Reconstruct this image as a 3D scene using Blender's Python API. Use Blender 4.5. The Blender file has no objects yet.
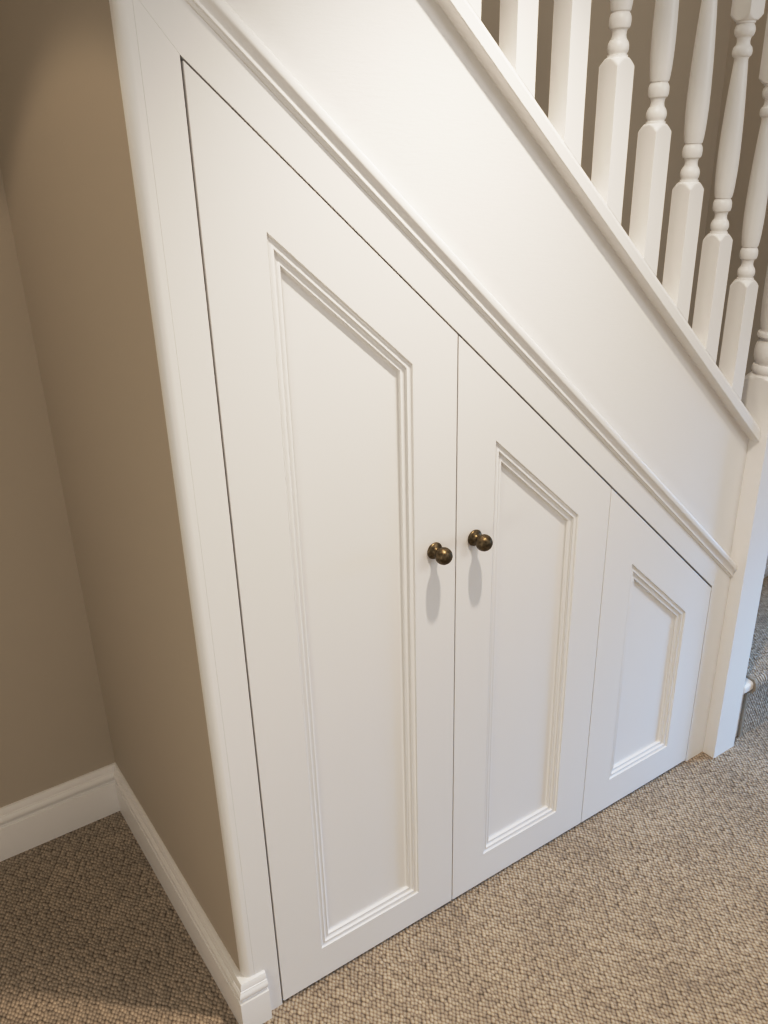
import bpy, bmesh, math, random
from mathutils import Matrix, Vector

random.seed(4)
C = bpy.context.scene.collection
SC = bpy.context.scene
M_ = 0.9174                      # stair pitch (rise over run)

# ------------------------------------------------------------------ materials
def new_mat(name):
    m = bpy.data.materials.new(name); m.use_nodes = True
    nt = m.node_tree
    return m, nt, nt.nodes['Principled BSDF']

def paint(name, col, rough=0.42, bump=0.04, scale=90.0, stretch=(1, 1, 1), var=0.03):
    m, nt, b = new_mat(name)
    tc = nt.nodes.new('ShaderNodeTexCoord')
    mp = nt.nodes.new('ShaderNodeMapping'); mp.inputs['Scale'].default_value = stretch
    nt.links.new(tc.outputs['Object'], mp.inputs['Vector'])
    n = nt.nodes.new('ShaderNodeTexNoise'); n.inputs['Scale'].default_value = scale
    n.inputs['Detail'].default_value = 4
    nt.links.new(mp.outputs['Vector'], n.inputs['Vector'])
    n2 = nt.nodes.new('ShaderNodeTexNoise'); n2.inputs['Scale'].default_value = 3.0
    nt.links.new(tc.outputs['Object'], n2.inputs['Vector'])
    mix = nt.nodes.new('ShaderNodeMix'); mix.data_type = 'RGBA'
    mix.inputs[6].default_value = (*[c * (1 - var) for c in col], 1)
    mix.inputs[7].default_value = (*[min(1, c * (1 + var)) for c in col], 1)
    nt.links.new(n2.outputs['Fac'], mix.inputs[0])
    nt.links.new(mix.outputs[2], b.inputs['Base Color'])
    b.inputs['Roughness'].default_value = rough
    bp = nt.nodes.new('ShaderNodeBump'); bp.inputs['Strength'].default_value = bump
    bp.inputs['Distance'].default_value = 0.002
    nt.links.new(n.outputs['Fac'], bp.inputs['Height'])
    nt.links.new(bp.outputs['Normal'], b.inputs['Normal'])
    return m

WHITE = paint('white_satin_paint', (0.81, 0.79, 0.77), 0.40, 0.035, 120, (1, 1, 1), 0.012)
GRAIN = paint('white_grained_paint', (0.81, 0.79, 0.77), 0.42, 0.10, 60, (1.0, 4.0, 6.0), 0.012)
WALLP = paint('beige_wall_paint', (0.50, 0.432, 0.342), 0.75, 0.10, 260, (1, 1, 1), 0.02)
CEILP = paint('ceiling_paint', (0.78, 0.75, 0.70), 0.8, 0.05, 200)

def carpet_mat():
    m, nt, b = new_mat('loop_pile_carpet')
    N = nt.nodes.new; L = nt.links.new
    tc = N('ShaderNodeTexCoord')
    # slight wander of the rows
    w = N('ShaderNodeTexNoise'); w.inputs['Scale'].default_value = 14; w.inputs['Detail'].default_value = 2
    L(tc.outputs['Object'], w.inputs['Vector'])
    sub = N('ShaderNodeVectorMath'); sub.operation = 'SUBTRACT'; sub.inputs[1].default_value = (.5, .5, .5)
    L(w.outputs['Color'], sub.inputs[0])
    sc = N('ShaderNodeVectorMath'); sc.operation = 'SCALE'; sc.inputs[3].default_value = 0.008
    L(sub.outputs[0], sc.inputs[0])
    ad = N('ShaderNodeVectorMath'); ad.operation = 'ADD'
    L(tc.outputs['Object'], ad.inputs[0]); L(sc.outputs[0], ad.inputs[1])
    mp = N('ShaderNodeMapping'); mp.inputs['Rotation'].default_value = (math.radians(45), 0, math.radians(42))
    L(ad.outputs[0], mp.inputs['Vector'])
    v = N('ShaderNodeTexVoronoi'); v.inputs['Scale'].default_value = 1 / 0.0067
    v.voronoi_dimensions = '2D'
    v.inputs['Randomness'].default_value = 0.42
    L(mp.outputs['Vector'], v.inputs['Vector'])
    ramp = N('ShaderNodeValToRGB')
    e = ramp.color_ramp.elements
    e[0].position = 0.12; e[0].color = (0.53, 0.445, 0.35, 1)
    e[1].position = 0.72; e[1].color = (0.145, 0.108, 0.074, 1)
    k = ramp.color_ramp.elements.new(0.46); k.color = (0.385, 0.313, 0.238, 1)
    L(v.outputs['Distance'], ramp.inputs['Fac'])
    # loop-to-loop tone
    hs = N('ShaderNodeHueSaturation')
    sep = N('ShaderNodeSeparateColor'); L(v.outputs['Color'], sep.inputs[0])
    mr = N('ShaderNodeMapRange'); mr.inputs['To Min'].default_value = 0.80; mr.inputs['To Max'].default_value = 1.16
    L(sep.outputs[0], mr.inputs['Value'])
    big = N('ShaderNodeTexNoise'); big.inputs['Scale'].default_value = 6; big.inputs['Detail'].default_value = 5
    L(tc.outputs['Object'], big.inputs['Vector'])
    mr2 = N('ShaderNodeMapRange'); mr2.inputs['From Min'].default_value = .3; mr2.inputs['From Max'].default_value = .7
    mr2.inputs['To Min'].default_value = 0.90; mr2.inputs['To Max'].default_value = 1.08
    L(big.outputs['Fac'], mr2.inputs['Value'])
    mu = N('ShaderNodeMath'); mu.operation = 'MULTIPLY'
    L(mr.outputs[0], mu.inputs[0]); L(mr2.outputs[0], mu.inputs[1])
    L(mu.outputs[0], hs.inputs['Value']); L(ramp.outputs[0], hs.inputs['Color'])
    L(hs.outputs[0], b.inputs['Base Color'])
    b.inputs['Roughness'].default_value = 0.95
    b.inputs['Specular IOR Level'].default_value = 0.1
    inv = N('ShaderNodeMath'); inv.operation = 'SUBTRACT'; inv.inputs[0].default_value = 1.0
    L(v.outputs['Distance'], inv.inputs[1])
    fz = N('ShaderNodeTexNoise'); fz.inputs['Scale'].default_value = 700; fz.inputs['Detail'].default_value = 2
    L(tc.outputs['Object'], fz.inputs['Vector'])
    fm = N('ShaderNodeMath'); fm.operation = 'MULTIPLY_ADD'; fm.inputs[1].default_value = 0.15
    L(fz.outputs['Fac'], fm.inputs[0]); L(inv.outputs[0], fm.inputs[2])
    bp = N('ShaderNodeBump'); bp.inputs['Strength'].default_value = 0.8; bp.inputs['Distance'].default_value = 0.005
    L(fm.outputs[0], bp.inputs['Height']); L(bp.outputs['Normal'], b.inputs['Normal'])
    return m
CARPET = carpet_mat()

def whip_mat():
    m, nt, b = new_mat('carpet_edge_binding')
    b.inputs['Base Color'].default_value = (0.33, 0.27, 0.20, 1); b.inputs['Roughness'].default_value = .9
    tc = nt.nodes.new('ShaderNodeTexCoord')
    w = nt.nodes.new('ShaderNodeTexNoise'); w.inputs['Scale'].default_value = 400
    nt.links.new(tc.outputs['Object'], w.inputs['Vector'])
    bp = nt.nodes.new('ShaderNodeBump'); bp.inputs['Strength'].default_value = .5; bp.inputs['Distance'].default_value = .002
    nt.links.new(w.outputs['Fac'], bp.inputs['Height']); nt.links.new(bp.outputs['Normal'], b.inputs['Normal'])
    return m
BINDING = whip_mat()

def brass_mat():
    m, nt, b = new_mat('antique_brass')
    tc = nt.nodes.new('ShaderNodeTexCoord')
    n = nt.nodes.new('ShaderNodeTexNoise'); n.inputs['Scale'].default_value = 160; n.inputs['Detail'].default_value = 3
    nt.links.new(tc.outputs['Object'], n.inputs['Vector'])
    r = nt.nodes.new('ShaderNodeValToRGB')
    r.color_ramp.elements[0].position = .3; r.color_ramp.elements[0].color = (0.085, 0.06, 0.032, 1)
    r.color_ramp.elements[1].position = .75; r.color_ramp.elements[1].color = (0.24, 0.18, 0.105, 1)
    nt.links.new(n.outputs['Fac'], r.inputs['Fac']); nt.links.new(r.outputs[0], b.inputs['Base Color'])
    b.inputs['Metallic'].default_value = 0.95; b.inputs['Roughness'].default_value = 0.40
    return m
BRASS = brass_mat()

# ------------------------------------------------------------------ builders
def link_mesh(name, bm, mat, parent=None, smooth=None, bevel=None, seg=2):
    bmesh.ops.recalc_face_normals(bm, faces=bm.faces[:])
    me = bpy.data.meshes.new(name); bm.to_mesh(me); bm.free()
    me.materials.append(mat)
    if smooth:
        for p in me.polygons: p.use_smooth = True
        me.set_sharp_from_angle(angle=math.radians(smooth))
    o = bpy.data.objects.new(name, me); C.objects.link(o)
    if parent: o.parent = parent
    if bevel:
        bv = o.modifiers.new('edge_round', 'BEVEL'); bv.width = bevel; bv.segments = seg
        bv.limit_method = 'ANGLE'; bv.angle_limit = math.radians(35); bv.harden_normals = False
    return o

def thing(name, label, cat, loc=(0, 0, 0), group=None):
    o = bpy.data.objects.new(name, None); C.objects.link(o); o.location = loc
    o.empty_display_size = 0.05
    o['label'] = label; o['category'] = cat
    if group: o['group'] = group
    return o

def structure(o, label=None, cat=None):
    o['kind'] = 'structure'
    if label: o['label'] = label
    if cat: o['category'] = cat
    return o

def box(bm, x0, x1, y0, y1, z0, z1):
    vs = [bm.verts.new((x, y, z)) for z in (z0, z1) for y in (y0, y1) for x in (x0, x1)]
    for f in ((0, 1, 3, 2), (4, 6, 7, 5), (0, 4, 5, 1), (2, 3, 7, 6), (0, 2, 6, 4), (1, 5, 7, 3)):
        bm.faces.new([vs[i] for i in f])

def prism_y(bm, poly, y0, y1):
    """polygon of (x, z) extruded between two depths"""
    a = [bm.verts.new((x, y0, z)) for x, z in poly]
    b = [bm.verts.new((x, y1, z)) for x, z in poly]
    n = len(poly)
    bm.faces.new(a); bm.faces.new(b)
    for i in range(n):
        bm.faces.new((a[i], a[(i + 1) % n], b[(i + 1) % n], b[i]))

def prism_z(bm, poly, z0, z1):
    a = [bm.verts.new((x, y, z0)) for x, y in poly]
    b = [bm.verts.new((x, y, z1)) for x, y in poly]
    n = len(poly)
    bm.faces.new(a); bm.faces.new(b)
    for i in range(n):
        bm.faces.new((a[i], a[(i + 1) % n], b[(i + 1) % n], b[i]))

def raked(bm, prof, x0, x1):
    """closed (y, D) profile swept down the stair pitch: z = D - M_*x"""
    a = [bm.verts.new((x0, y, D - M_ * x0)) for y, D in prof]
    b = [bm.verts.new((x1, y, D - M_ * x1)) for y, D in prof]
    n = len(prof)
    bm.faces.new(a); bm.faces.new(b)
    for i in range(n):
        bm.faces.new((a[i], a[(i + 1) % n], b[(i + 1) % n], b[i]))

def inset(poly, d):
    """mitred inset of a counter-clockwise convex polygon"""
    n = len(poly); out = []
    for i in range(n):
        p0, p1, p2 = (Vector(poly[i - 1]), Vector(poly[i]), Vector(poly[(i + 1) % n]))
        e1 = (p1 - p0).normalized(); e2 = (p2 - p1).normalized()
        n1 = Vector((-e1.y, e1.x)); n2 = Vector((-e2.y, e2.x))
        a = p1 + n1 * d; b = p1 + n2 * d
        den = e1.x * e2.y - e1.y * e2.x
        t = ((b.x - a.x) * e2.y - (b.y - a.y) * e2.x) / den
        q = a + e1 * t
        out.append((q.x, q.y))
    return out

# ------------------------------------------------------------------ room shell
XW, XF, YB, XR = -0.0877, -0.0745, 0.750, 2.075      # side wall of the cupboard, back wall, wall beyond the stair foot
FZ = -0.003

bm = bmesh.new(); box(bm, -2.6, 3.6, -3.4, YB + .1, FZ - .1, FZ)
structure(link_mesh('floor', bm, CARPET), 'beige loop pile carpet covering the hall floor', 'floor')

bm = bmesh.new(); box(bm, -2.6, XR + .1, YB, YB + .1, FZ, 3.4)
structure(link_mesh('wall_back', bm, WALLP), 'beige wall at the back of the recess and behind the stairs', 'wall')

bm = bmesh.new(); prism_z(bm, [(XF, .020), (-.056, .020), (-.056, YB), (XW, YB)], FZ, 3.4)
structure(link_mesh('wall_left', bm, WALLP), 'beige side wall of the stair cupboard, facing the dark recess', 'wall')

bm = bmesh.new(); box(bm, XR, XR + 1.5, 0.20, YB, FZ, 3.4)
structure(link_mesh('wall_right', bm, WALLP), 'beige wall beyond the foot of the stairs', 'wall')

bm = bmesh.new(); box(bm, -1.55, -1.45, -0.10, YB, FZ, 2.4)  # unseen wall, added so the recess is lit only from its front
structure(link_mesh('shade_wall_left', bm, WALLP), 'unseen beige wall added left of the recess to keep light out', 'wall')
bm = bmesh.new(); box(bm, -1.55, XW - .001, -0.80, YB, 2.4, 2.5)  # unseen slab over the recess alone, added to darken it from above
structure(link_mesh('ceiling', bm, CEILP), 'unseen pale ceiling added over the recess to keep light out', 'ceiling')

# rounded white corner lining in front of the side wall
r = 0.013
prof = [(-0.0535, 0.0)]
for i in range(9):
    a = math.radians(-90 - i * 90 / 8)
    prof.append((XF + r + r * math.cos(a), r + r * math.sin(a)))
prof += [(XF, 0.020), (-0.0535, 0.020)]
bm = bmesh.new(); prism_z(bm, prof, FZ, 3.4)
structure(link_mesh('trim_1', bm, WHITE, smooth=40), 'white rounded corner lining left of the cupboard', 'trim')

# skirting: (outward offset, height)
SK = [(-0.006, 0.0), (0.0145, 0.0), (0.0145, 0.0905), (0.0142, 0.0918), (0.0128, 0.0925), (0.0082, 0.0928), (0.0078, 0.0960), (0.0085, 0.0985), (0.0110, 0.1010), (0.0136, 0.1045), (0.0144, 0.1090),
      (0.0136, 0.1140), (0.0118, 0.1180), (0.0104, 0.1200), (0.0102, 0.1222), (0.0088, 0.1232), (0.0082, 0.1280), (0.0070, 0.1335), (0.0050, 0.1385), (0.0, 0.1405), (-0.006, 0.1405)]
def skirting(name, path, normals, heights, z0=FZ):
    """path of (x, y) with mitre directions"""
    bm = bmesh.new(); rings = []
    for (x, y), (nx, ny), h in zip(path, normals, heights):
        rings.append([bm.verts.new((x + nx * u, y + ny * u, z0 + v * h / .140)) for u, v in SK])
    for a, b in zip(rings, rings[1:]):
        for i in range(len(SK)):
            j = (i + 1) % len(SK)
            bm.faces.new((a[i], a[j], b[j], b[i]))
    bm.faces.new(rings[0]); bm.faces.new(rings[-1])
    return link_mesh(name, bm, WHITE, smooth=35)
structure(skirting('baseboard_left', [(XW, YB), (XF - .0050, 0.0), (-0.033, 0.0)], [(-1, -1), (-1, -1), (0, -1)], [.1445, .126, .124]),
          'white skirting along the cupboard side wall, returning round the corner', 'skirting board')
structure(skirting('baseboard_back', [(-2.5, YB), (XW, YB)], [(0, -1), (-1, -1)], [.1445, .1445]),
          'white skirting on the back wall of the recess', 'skirting board')

# ------------------------------------------------------------------ under-stair cupboard
XD = [0.0, 0.436, 0.8516, 1.260]         # door joints
DT, ZB, G = 1.7053, 0.004, 0.0011        # top of the doors, bottom, half gap
XN = 1.335                               # left face of the newel post
cup = thing('understairs_cupboard', 'white built-in cupboard with three slanted panelled doors under the stairs', 'cupboard')
FR_T = 1.7885
# stiles and slanting head of the face frame
zl = DT + 0.0052
bm = bmesh.new(); prism_y(bm, [(-0.0533, FZ), (-.0024, FZ), (-.0024, zl), (-0.0533, zl + 0.0648)], 0, .03)
fs = link_mesh('frame_stile', bm, WHITE, cup, bevel=.0003)
bm = bmesh.new(); prism_y(bm, [(XD[3] + G * 1.3, FZ), (XN, FZ), (XN, FR_T - M_ * XN), (XD[3] + .02, FR_T - M_ * (XD[3] + .02)),
                               (XD[3] + G * 1.3, DT + .0052 - M_ * XD[3])], 0, .03)
link_mesh('frame_stile', bm, WHITE, cup, bevel=.0003)
bm = bmesh.new(); prism_y(bm, [(-0.0533, zl + .0649), (-.0024, zl + .0001), (XD[3] + G * 1.2, DT + .0054 - M_ * XD[3]),
                               (XD[3] + .0196, FR_T - M_ * (XD[3] + .02)), (-0.0533, FR_T + M_ * .0533)], 0, .03)
link_mesh('frame_head', bm, WHITE, cup, bevel=.0003)

# stepped recess moulding: (inset, depth)
MP = [(0, 0), (.0006, .0018), (.0014, .0030), (.0028, .0036), (.0050, .0038), (.0075, .0035), (.0085, .0031), (.0094, .0029), (.0100, .0031), (.0105, .0036),
      (.0109, .0052), (.0118, .0066), (.0132, .0076), (.0155, .0080), (.0178, .0077), (.0188, .0073), (.0197, .0071), (.0203, .0073), (.0208, .0080),
      (.0213, .0100), (.0223, .0120), (.0240, .0134), (.0262, .0139), (.0280, .0140)]
PAN = [(0.0965, 0.3415, 0.0885, 1.5838), (0.5270, 0.7575, 0.0915, 1.5825), (0.9437, 1.1660, 0.0960, 1.5825)]

def make_knob(parent, x, z):
    pr = [(0, 0), (.0158, 0), (.0164, .0014), (.0160, .0032), (.0145, .0046), (.0112, .0062), (.0086, .0084), (.0072, .0112),
          (.0072, .0138), (.0086, .0162), (.0112, .0182), (.0138, .0206), (.0155, .0236), (.0163, .0270), (.0161, .0308),
          (.0150, .0348), (.0128, .0383), (.0104, .0404), (.0100, .0406), (.0098, .0402), (.0064, .0418), (.0027, .0425), (0, .0426)]
    bm = bmesh.new(); n = 40; rings = []
    for rr, yy in pr:
        if rr == 0: rings.append([bm.verts.new((x, -yy, z))])
        else: rings.append([bm.verts.new((x + rr * math.cos(2 * math.pi * i / n), -yy, z + rr * math.sin(2 * math.pi * i / n))) for i in range(n)])
    for a, b in zip(rings, rings[1:]):
        for i in range(n):
            j = (i + 1) % n
            f = [a[i % len(a)], a[j % len(a)], b[j % len(b)], b[i % len(b)]]
            f = list(dict.fromkeys(f))
            if len(f) > 2: bm.faces.new(f)
    k = link_mesh('knob', bm, BRASS, parent, smooth=50)
    k['label'] = 'round aged brass knob'
    return k

DLAB = ['tall leftmost door with the widest panel and a brass knob near its right edge',
        'middle door of medium height with a brass knob near its left edge',
        'short rightmost door without a knob']
for i in range(3):
    x0, x1 = XD[i] + G, XD[i + 1] - G
    out = [(x0, ZB), (x1, ZB), (x1, DT - M_ * x1), (x0, DT - M_ * x0)]
    a, b, zb, D = PAN[i]
    inn = [(a, zb), (b, zb), (b, D - M_ * b), (a, D - M_ * a)]
    T = 0.022
    bm = bmesh.new()
    fo = [bm.verts.new((x, 0, z)) for x, z in out]; fi = [bm.verts.new((x, 0, z)) for x, z in inn]
    bo = [bm.verts.new((x, T, z)) for x, z in out]
    bi = [bm.verts.new((x, T, z)) for x, z in inn]
    for k in range(4):
        j = (k + 1) % 4
        bm.faces.new((fo[k], fo[j], fi[j], fi[k])); bm.faces.new((bo[k], bo[j], bi[j], bi[k]))
        bm.faces.new((fo[k], fo[j], bo[j], bo[k])); bm.faces.new((fi[k], fi[j], bi[j], bi[k]))
    d = link_mesh('door', bm, WHITE, cup, bevel=.0007)
    d['label'] = DLAB[i]
    bm = bmesh.new(); rings = []
    for u, y in MP:
        q = inset(inn, u) if u else inn
        rings.append([bm.verts.new((x, y, z)) for x, z in q])
    q = inset(inn, MP[-1][0]); rings.append([bm.verts.new((x, T - .002, z)) for x, z in q])
    q = inset(inn, 0.0002); rings.append([bm.verts.new((x, T - .002, z)) for x, z in q])
    rings.append(rings[0])
    for A, B in zip(rings, rings[1:]):
        for k in range(4):
            j = (k + 1) % 4
            bm.faces.new((A[k], A[j], B[j], B[k]))
    link_mesh('panel_moulding', bm, WHITE, d, smooth=38)
    bm = bmesh.new(); prism_y(bm, inset(inn, MP[-1][0] - .0003), MP[-1][1] + .0001, T - .004)
    link_mesh('panel', bm, WHITE, d)
    if i == 0: make_knob(d, 0.3855, 0.9175)
    if i == 1: make_knob(d, 0.4800, 0.9165)

# ------------------------------------------------------------------ staircase
st = thing('staircase', 'white painted staircase descending to the right above the cupboard, carpet on its treads', 'staircase')
YS = 0.010
bm = bmesh.new(); raked(bm, [(YS, 1.790), (YS, 2.156), (YS + .026, 2.156), (YS + .026, 1.790)], -0.0525, XN)
link_mesh('outer_string', bm, GRAIN, st)
MOU = [(YS + .004, 1.7790), (0.0, 1.7790), (-.0022, 1.7800), (-.0034, 1.7820), (-.0040, 1.7850), (-.0052, 1.7856), (-.0066, 1.7866), (-.0068, 1.7905),
       (-.0066, 1.7912), (-.0072, 1.7950), (-.0086, 1.7990), (-.0106, 1.8025), (-.0122, 1.8040), (-.0132, 1.8060), (-.0136, 1.8085),
       (-.0136, 1.8165), (-.0128, 1.8200), (-.0105, 1.8230), (-.0070, 1.8245), (-.0030, 1.8250), (YS + .004, 1.8250)]
bm = bmesh.new(); raked(bm, MOU, -0.0525, XN)
link_mesh('string_moulding', bm, WHITE, st, smooth=30)

# steps: three kite winders round the newel, then the straight flight up to the left
RISE = 0.198
NX, NY = 1.3800, 0.0090                   # newel axis
def step(poly, k, nose=None):
    bm = bmesh.new(); prism_z(bm, poly, RISE * k - .03, RISE * k)
    return link_mesh('tread', bm, WHITE, st, bevel=.010 if nose else None, seg=4)
def riser(p, q, k, t=.018):
    (xa, ya), (xb, yb) = p, q
    dx, dy = xb - xa, yb - ya; l = math.hypot(dx, dy); nx, ny = -dy / l * t, dx / l * t
    bm = bmesh.new(); prism_z(bm, [(xa, ya), (xb, yb), (xb + nx, yb + ny), (xa + nx, ya + ny)], RISE * (k - 1) + (FZ if k == 1 else 0), RISE * k - .03)
    return link_mesh('riser', bm, WHITE, st)
xl = 1.4260
yr2 = 0.40
step([(xl, -.036), (XR - .03, -.036), (XR - .03, yr2), (xl, .03)], 1, True)
riser((xl, -.014), (XR - .03, -.014), 1)
step([(xl - .02, .035), (XR - .03, yr2 - .03), (XR - .03, YB - .002), (1.80, YB - .002)], 2)
riser((xl - .02, .06), (XR - .03, yr2), 2)
step([(xl - .03, .05), (1.80, YB - .002), (XN - .002, YB - .002), (XN - .002, .05)], 3)
riser((xl - .03, .075), (1.78, YB - .03), 3)
for k in range(4, 10):
    xa = XN - .002 - (k - 4) * RISE / M_
    if k * RISE > 1.9: break
    bm = bmesh.new(); box(bm, xa - RISE / M_ + .001, xa + (.022 if k > 4 else .02), .032, YB - .002, RISE * k - .03, RISE * k)
    link_mesh('tread', bm, WHITE, st)
    bm = bmesh.new(); box(bm, xa - .016, xa, .032, YB - .002, RISE * (k - 1), RISE * k - .03)
    link_mesh('riser', bm, WHITE, st)
# wall string at the foot of the stairs (white strip against the wall)
bm = bmesh.new(); prism = [(-.014, FZ), (YB - .002, FZ), (YB - .002, .62), (.42, .44), (.30, .246), (-.014, .236)]
a = [bm.verts.new((XR - .023, y, z)) for y, z in prism]; b = [bm.verts.new((XR - .001, y, z)) for y, z in prism]
bm.faces.new(a); bm.faces.new(b)
for i in range(len(prism)): bm.faces.new((a[i], a[(i + 1) % len(prism)], b[(i + 1) % len(prism)], b[i]))
link_mesh('wall_string', bm, WHITE, st)

# carpet runner folded over the bottom step
ru = thing('stair_runner', 'beige carpet runner folded over the bottom step right of the newel post', 'carpet')
def runner_bm(x0, x1, ext=0.0, t=.007):
    zt = RISE
    path = [(-.0145, FZ), (-.0145, zt - .042), (-.020, zt - .036), (-.032, zt - .031), (-.0355, zt - .026), (-.0362, zt - .015), (-.0355, zt - .006), (-.031, zt - .001), (-.024, zt + .0005), (.30, zt + .0005)]
    outp = []
    for i, (y, z) in enumerate(path):
        p0 = path[max(i - 1, 0)]; p1 = path[min(i + 1, len(path) - 1)]
        dy, dz = p1[0] - p0[0], p1[1] - p0[1]; l = math.hypot(dy, dz)
        outp.append((y - dz / l * (t + ext), z + dy / l * (t + ext)))
    bm = bmesh.new(); loops = []
    for x in (x0, x1):
        loops.append([bm.verts.new((x, y, z)) for y, z in path] + [bm.verts.new((x, y, z)) for y, z in reversed(outp)])
    n = len(loops[0])
    for i in range(n):
        j = (i + 1) % n
        bm.faces.new((loops[0][i], loops[0][j], loops[1][j], loops[1][i]))
    m = n // 2
    for lp in loops:
        for i in range(m - 1):
            bm.faces.new((lp[i], lp[i + 1], lp[n - 2 - i], lp[n - 1 - i]))
    return bm
link_mesh('runner_pile', runner_bm(1.480, XR - .045), CARPET, ru, smooth=40)
for xa, xb in ((1.470, 1.480), (XR - .045, XR - .035)):
    e = link_mesh('edge_binding', runner_bm(xa, xb, .001), BINDING, ru, smooth=40)

# ------------------------------------------------------------------ balustrade
ba = thing('balustrade', 'white stair balustrade of turned balusters on a sloping base rail with newel post', 'balustrade')
CAP = [(YS, 2.1520), (-.0165, 2.1520), (-.018, 2.1535), (-.018, 2.1760), (-.0172, 2.1780), (-.0140, 2.1855), (-.0120, 2.1872), (.024, 2.1872), (.030, 2.178), (.030, 2.1520)]
bm = bmesh.new(); raked(bm, CAP, -0.0525, XN + .001)
link_mesh('base_rail', bm, WHITE, ba, smooth=25)

def square_lathe(bm, cx, cy, half, prof, n=64, zfun=None):
    """prof: (radius, z); radius above the corner radius means plain square section"""
    rings = []
    ang = [2 * math.pi * (i + .0) / n + math.pi / 4 for i in range(n)]
    for R, z in prof:
        ring = []
        for a in ang:
            sq = half / max(abs(math.cos(a)), abs(math.sin(a)))
            q = min(R, sq); x = cx + q * math.cos(a); y = cy + q * math.sin(a)
            zz = z if not callable(z) else z(x)
            ring.append(bm.verts.new((x, y, zz)))
        rings.append(ring)
    for A, B in zip(rings, rings[1:]):
        for i in range(n):
            j = (i + 1) % n
            bm.faces.new((A[i], A[j], B[j], B[i]))
    bm.faces.new(rings[0]); bm.faces.new(rings[-1])

TURN = [(0.030, -1), (.0286, 0), (.0272, 2), (.0255, 4), (.0232, 6.5), (.0212, 8.5), (.0195, 10), (.0175, 10.4), (.0172, 11), (.0172, 13.5), (.0150, 14), (.0150, 15), (.0168, 17.5), (.0178, 21), (.0178, 25),
        (.0166, 29), (.0152, 31), (.0148, 32), (.0136, 32.6), (.0124, 35), (.0118, 38.5), (.0122, 42), (.0132, 45), (.0145, 45.6), (.0166, 47), (.0180, 51),
        (.0183, 56), (.0178, 61), (.0164, 65), (.0150, 67), (.0143, 68), (.0150, 69), (.0164, 70), (.0178, 78), (.0190, 90), (.0200, 110), (.0205, 132),
        (.0203, 160), (.0194, 195), (.0176, 235), (.0152, 275), (.0132, 303), (.0125, 313), (.0136, 316.5), (.0145, 317), (.0168, 319), (.0181, 323), (.0181, 328),
        (.0168, 333), (.0150, 335.5), (.0136, 336), (.0124, 339), (.0119, 343), (.0124, 347), (.0134, 350), (.0148, 350.6), (.0168, 353), (.0184, 358), (.0185, 363),
        (.0172, 368), (.0152, 371), (.0150, 372), (.0172, 372.5), (.0172, 375.5), (.0190, 376), (.0212, 377.5), (.0232, 379.5), (.0255, 382), (.0272, 384), (.0286, 386), (.030, 387)]
def baluster_bm(x):
    bm = bmesh.new()
    zt = 2.4325 - M_ * x
    pr = [(.05, lambda xx: 2.1855 - M_ * xx)] + [(R, zt + (56 - (56 - t) * 68 / 57 if t < 56 else t) / 1000) for R, t in TURN] + [(.05, lambda xx: 3.07 - M_ * xx)]
    square_lathe(bm, x, 0.006, .0205, pr)
    return bm
for i in range(8):
    link_mesh('baluster', baluster_bm(0.4395 + .11168 * i), WHITE, ba, smooth=32)

RAIL = [(-.012, 3.065), (-.020, 3.075), (-.028, 3.100), (-.026, 3.115), (-.022, 3.122), (-.026, 3.135), (-.020, 3.150), (.006, 3.160), (.032, 3.150), (.038, 3.135), (.034, 3.122), (.038, 3.115), (.040, 3.100), (.032, 3.075), (.024, 3.065)]
bm = bmesh.new(); raked(bm, RAIL, 0.32, XN + .001)
link_mesh('handrail', bm, WHITE, ba, smooth=35)

NW = [(.07, FZ), (.07, 1.0610), (.0601, 1.0620), (.0570, 1.0665), (.0530, 1.0710), (.0480, 1.0755), (.0430, 1.0790), (.0410, 1.0800), (.0375, 1.0805), (.0360, 1.0830), (.0365, 1.0850),
      (.0395, 1.0870), (.0412, 1.0910), (.0412, 1.0980), (.0395, 1.1030), (.0370, 1.1045), (.0352, 1.1050), (.0355, 1.1075), (.0385, 1.1120), (.0412, 1.1220), (.0418, 1.1340), (.0408, 1.1450), (.0380, 1.1545), (.0345, 1.1600), (.0330, 1.1620), (.0330, 1.1660),
      (.0385, 1.1670), (.0405, 1.1700), (.0408, 1.1750), (.0395, 1.1790), (.0365, 1.1800), (.0350, 1.1830), (.0360, 1.1880), (.0385, 1.2050), (.0408, 1.2500), (.0412, 1.3000), (.0400, 1.3700), (.0360, 1.4700), (.0320, 1.5400), (.0300, 1.5800),
      (.0385, 1.5830), (.0400, 1.5900), (.0385, 1.5980), (.0300, 1.6000), (.0290, 1.6150), (.0380, 1.6250), (.0405, 1.6400), (.0380, 1.6550), (.0410, 1.6600), (.0480, 1.6640), (.0570, 1.6720), (.0601, 1.6780), (.07, 1.6790), (.07, 1.9800), (.0500, 1.9805), (.0480, 2.0), (.0300, 2.02), (.0460, 2.05), (.0500, 2.08), (.0420, 2.115), (.0200, 2.135), (.004, 2.138)]
bm = bmesh.new(); square_lathe(bm, NX, NY, .0450, [(R * 1.06, z) for R, z in NW], n=96)
link_mesh('newel_post', bm, WHITE, ba, smooth=30)

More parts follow.
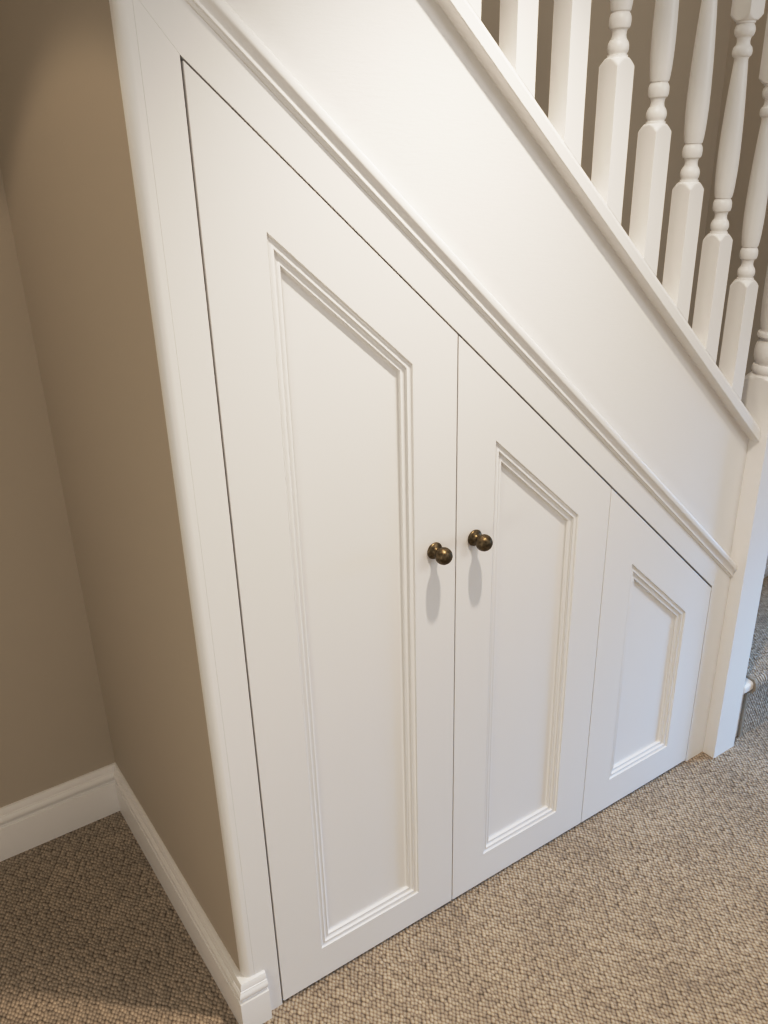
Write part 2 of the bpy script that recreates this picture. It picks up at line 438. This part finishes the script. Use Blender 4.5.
# ------------------------------------------------------------------ lights
def lamp(name, kind, loc, energy, col, **kw):
    l = bpy.data.lights.new(name, kind); l.energy = energy; l.color = col
    for k, v in kw.items(): setattr(l, k, v)
    o = bpy.data.objects.new(name, l); C.objects.link(o); o.location = loc
    return o
lamp('ceiling_downlight', 'SPOT', (0.42, -0.435, 2.30), 68, (1.0, 0.89, 0.765), spot_size=math.radians(103), spot_blend=1.0, shadow_soft_size=0.022)
lamp('recess_downlight', 'SPOT', (-0.71, 0.166, 2.385), 9, (1.0, 0.88, 0.73), spot_size=math.radians(92), spot_blend=.12, shadow_soft_size=0.03)
o = lamp('window_daylight', 'AREA', (2.75, -0.62, 0.55), 3.3, (0.20, 0.50, 1.0), shape='RECTANGLE', size=0.5, size_y=0.7, spread=math.radians(60))
o.rotation_euler = (Vector((1.40, -.05, .15)) - o.location).to_track_quat('-Z', 'Y').to_euler()

o = lamp('side_wall_fill', 'AREA', (-1.35, -0.80, 0.85), 3.9, (1.0, 0.95, 0.84), shape='DISK', size=0.5)  # added fill from front left, brightens the cupboard side wall
o.rotation_euler = (Vector((-0.09, .2, 0.9)) - o.location).to_track_quat('-Z', 'Y').to_euler()

o = lamp('front_fill', 'AREA', (1.7, -2.3, 2.2), 8.5, (0.95, 0.97, 1.0), shape='DISK', size=0.8)  # added soft fill from front right, lifts the doors but not the recess
o.rotation_euler = (Vector((0.4, 0, .6)) - o.location).to_track_quat('-Z', 'Y').to_euler()

o = lamp('stairwell_fill', 'AREA', (0.5, 0.42, 3.3), 5.5, (1.0, 0.97, 0.92), shape='RECTANGLE', size=1.2, size_y=0.4)  # added fill above the stairs, brightens the wall behind the balusters

w = bpy.data.worlds.new('room_ambient'); SC.world = w; w.use_nodes = True
w.node_tree.nodes['Background'].inputs[0].default_value = (1.0, 0.945, 0.87, 1)
w.node_tree.nodes['Background'].inputs[1].default_value = 0.41

# ------------------------------------------------------------------ camera
cam = bpy.data.cameras.new('camera'); co = bpy.data.objects.new('camera', cam); C.objects.link(co)
R = [[0.8305721680754855, -0.5563695028526854, -0.024553002135038082], [-0.24464619126808818, -0.3249023269667035, -0.9135571788506942], [0.5002980258969703, 0.7647819651554795, -0.4059685099321344]]
mw = Matrix(((R[0][0], -R[1][0], -R[2][0], -0.4488532), (R[0][1], -R[1][1], -R[2][1], -1.11068569), (R[0][2], -R[1][2], -R[2][2], 1.61294155), (0, 0, 0, 1)))
co.matrix_world = mw
cam.sensor_fit = 'HORIZONTAL'; cam.sensor_width = 36.0; cam.lens = 845.7949 * 36 / 768
cam.clip_start = 0.01
SC.camera = co
SC.view_settings.view_transform = 'Standard'
SC.view_settings.look = 'None'
SC.view_settings.exposure = 0.0
# camera tone response: brighter mid tones with a soft highlight shoulder
SC.view_settings.use_curve_mapping = True
cmap = SC.view_settings.curve_mapping
cmap.white_level = (1.6, 1.6, 1.6)
cv = cmap.curves[3]
TONE = [(0.0, 0.0), (0.08, 0.068), (0.17, 0.170), (0.30, 0.362), (0.42, 0.525), (0.56, 0.680), (0.72, 0.795), (0.85, 0.86), (1.0, 0.915), (1.6, 1.0)]
cv.points[0].location = (0, 0); cv.points[1].location = (1, 1)
for x, y in TONE[1:-1]:
    cv.points.new(x / 1.6, y)
cmap.update()
